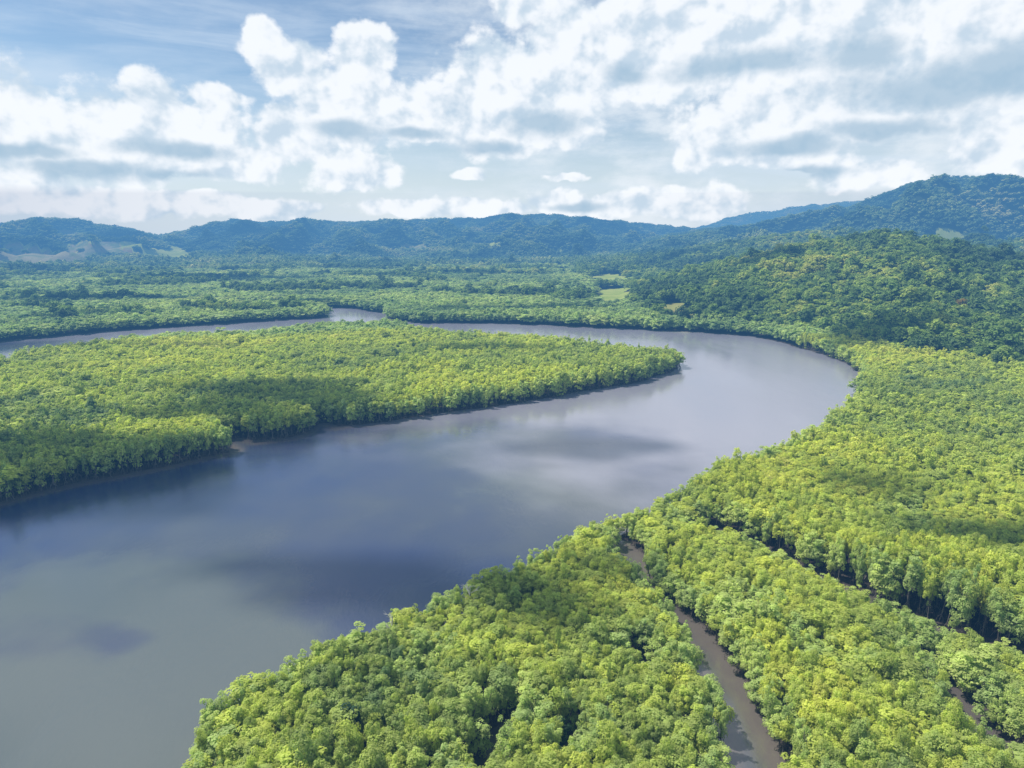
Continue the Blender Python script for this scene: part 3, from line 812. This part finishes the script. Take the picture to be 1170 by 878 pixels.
# ------------------------------------------------------------------ unseen clouds added over the valley to throw the patches of shade
def cloud_material():
    m, nt = new_mat('cloud'); N.nt = nt
    g = node('ShaderNodeNewGeometry')
    a = smooth(noise(g.outputs['Position'], 0.012, 5, 0.6), 0.30, 0.62, 0.25, 0.9)
    d = node('ShaderNodeBsdfDiffuse'); d.inputs[0].default_value = (0.9, 0.92, 0.95, 1)
    t = node('ShaderNodeBsdfTranslucent'); t.inputs[0].default_value = (0.9, 0.93, 0.97, 1)
    dt = node('ShaderNodeMixShader'); dt.inputs[0].default_value = 0.5; link(d.outputs[0], dt.inputs[1]); link(t.outputs[0], dt.inputs[2])
    tr = node('ShaderNodeBsdfTransparent')
    ms_ = node('ShaderNodeMixShader'); link(a, ms_.inputs[0]); link(tr.outputs[0], ms_.inputs[1]); link(dt.outputs[0], ms_.inputs[2])
    o = node('ShaderNodeOutputMaterial'); link(ms_.outputs[0], o.inputs[0]); return m
def shade_cloud_mesh():
    """each spot: photo px of the shade on the ground, half width and depth in m"""
    spots_ = [(150, 522, 60, 22), (90, 536, 60, 22), (20, 555, 60, 24), (335, 455, 55, 22), (262, 478, 40, 16), (605, 700, 17, 11), (395, 640, 30, 12), (480, 662, 20, 9), (330, 622, 26, 9), (140, 402, 70, 10), (1110, 620, 30, 10), (660, 498, 46, 16), (560, 404, 50, 14),
              (850, 296, 110, 80), (780, 312, 60, 45), (60, 346, 130, 40), (250, 322, 180, 60), (500, 316, 180, 50), (20, 312, 160, 60), (600, 355, 110, 26), (1030, 395, 60, 24),
              (300, 268, 260, 200), (90, 262, 240, 200), (1080, 225, 300, 200), (700, 268, 160, 130), (900, 345, 60, 40), (320, 347, 60, 22), (1000, 560, 14, 8), (700, 650, 12, 7)]
    ico = bpy.data.meshes.new('tmp'); import bmesh
    bm = bmesh.new(); bmesh.ops.create_icosphere(bm, subdivisions=3, radius=1); bm.to_mesh(ico); bm.free()
    v0 = np.array([v.co[:] for v in ico.vertices]); f0 = np.array([p.vertices[:] for p in ico.polygons])
    V, Fq, off = [], [], 0
    for i, (cx, cy, a, b) in enumerate(spots_):
        zt = 6 if cy > 300 else 120
        gx, gy = W(cx, cy, zt) if cy > 272 else (None, None)
        if gx is None:
            az, _ = azel(cx, cy); gx, gy = sin(az) * 3600, cos(az) * 3600; zt = 170
        alt = 1250 + (i * 37 % 5) * 60
        while True:                      # keep each cloud well above the hills and the picture's sky
            t = (alt - zt) / SUNV[2]
            if (alt - H) / (gy + SUNV[1] * t + b * 1.3) > tan(R(23)) or alt > 9000: break
            alt *= 1.08
        c = np.array([gx + SUNV[0] * t, gy + SUNV[1] * t, alt])
        for j in range(12):
            r = np.random.default_rng(1000 + i * 10 + j)
            o = np.array([r.normal() * 0.42 * a, r.normal() * 0.42 * b, 0])
            sz = r.uniform(0.22, 0.55)
            v = v0 * (1 + 0.42 * fbm(v0[:, 0] * 2 + i * 3 + j, v0[:, 1] * 2 + v0[:, 2] * 1.7, 5, 3)[:, None])
            v = v * np.array([a * sz, b * sz * 1.2, min(a, b) * 0.5 * sz])
            V.append(v + c + o); Fq.append(f0 + off); off += len(v0)
    return mesh_from('clouds', np.concatenate(V), np.concatenate(Fq), [cloud_material()], smooth_=True)
obj('clouds', shade_cloud_mesh(), 'stuff', 'scattered white clouds added out of view over the river valley to shade it', 'clouds')

# ------------------------------------------------------------------ the air: thin blue haze over the whole valley
def air():
    m, nt = new_mat('air'); N.nt = nt
    # absorbs a little and glows blue with the light it scatters
    ext, glow = EXT, GLOW
    s_ = max(ext)
    ab = node('ShaderNodeVolumeAbsorption'); ab.inputs['Color'].default_value = (1 - ext[0] / s_ * 0.999, 1 - ext[1] / s_ * 0.999, 1 - ext[2] / s_ * 0.999, 1); ab.inputs['Density'].default_value = s_
    em = node('ShaderNodeEmission'); k = [glow[i] * ext[i] for i in range(3)]; mk_ = max(k)
    em.inputs[0].default_value = (k[0] / mk_, k[1] / mk_, k[2] / mk_, 1); em.inputs[1].default_value = mk_
    ad = node('ShaderNodeAddShader'); link(ab.outputs[0], ad.inputs[0]); link(em.outputs[0], ad.inputs[1])
    o = node('ShaderNodeOutputMaterial'); link(ad.outputs[0], o.inputs['Volume'])
    bx = [(-7200, -7200, -60), (7200, -7200, -60), (7200, 7200, -60), (-7200, 7200, -60), (-7200, -7200, 520), (7200, -7200, 520), (7200, 7200, 520), (-7200, 7200, 520)]
    fc = [(0, 3, 2, 1), (4, 5, 6, 7), (0, 1, 5, 4), (1, 2, 6, 5), (2, 3, 7, 6), (3, 0, 4, 7)]
    return mesh_from('sky_air', bx, fc, [m])
obj('sky_air', air(), 'structure')

# ------------------------------------------------------------------ camera and render
cd = bpy.data.cameras.new('camera'); cd.sensor_width = 36; cd.lens = F / PW * 36; cd.clip_end = 40000; cd.clip_start = 1
co = bpy.data.objects.new('camera', cd); COL.objects.link(co)
co.location = (0, 0, H); co.rotation_euler = (pi / 2 - PITCH, 0, 0)
scene.camera = co
scene.view_settings.view_transform = 'Standard'; scene.view_settings.look = 'None'; scene.view_settings.exposure = 0; scene.view_settings.gamma = 1
cy = scene.cycles
cy.max_bounces = 6; cy.diffuse_bounces = 3; cy.glossy_bounces = 3; cy.transmission_bounces = 3; cy.transparent_max_bounces = 12; cy.volume_bounces = 0
cy.use_denoising = True; cy.sample_clamp_indirect = 6
cy.caustics_reflective = False; cy.caustics_refractive = False
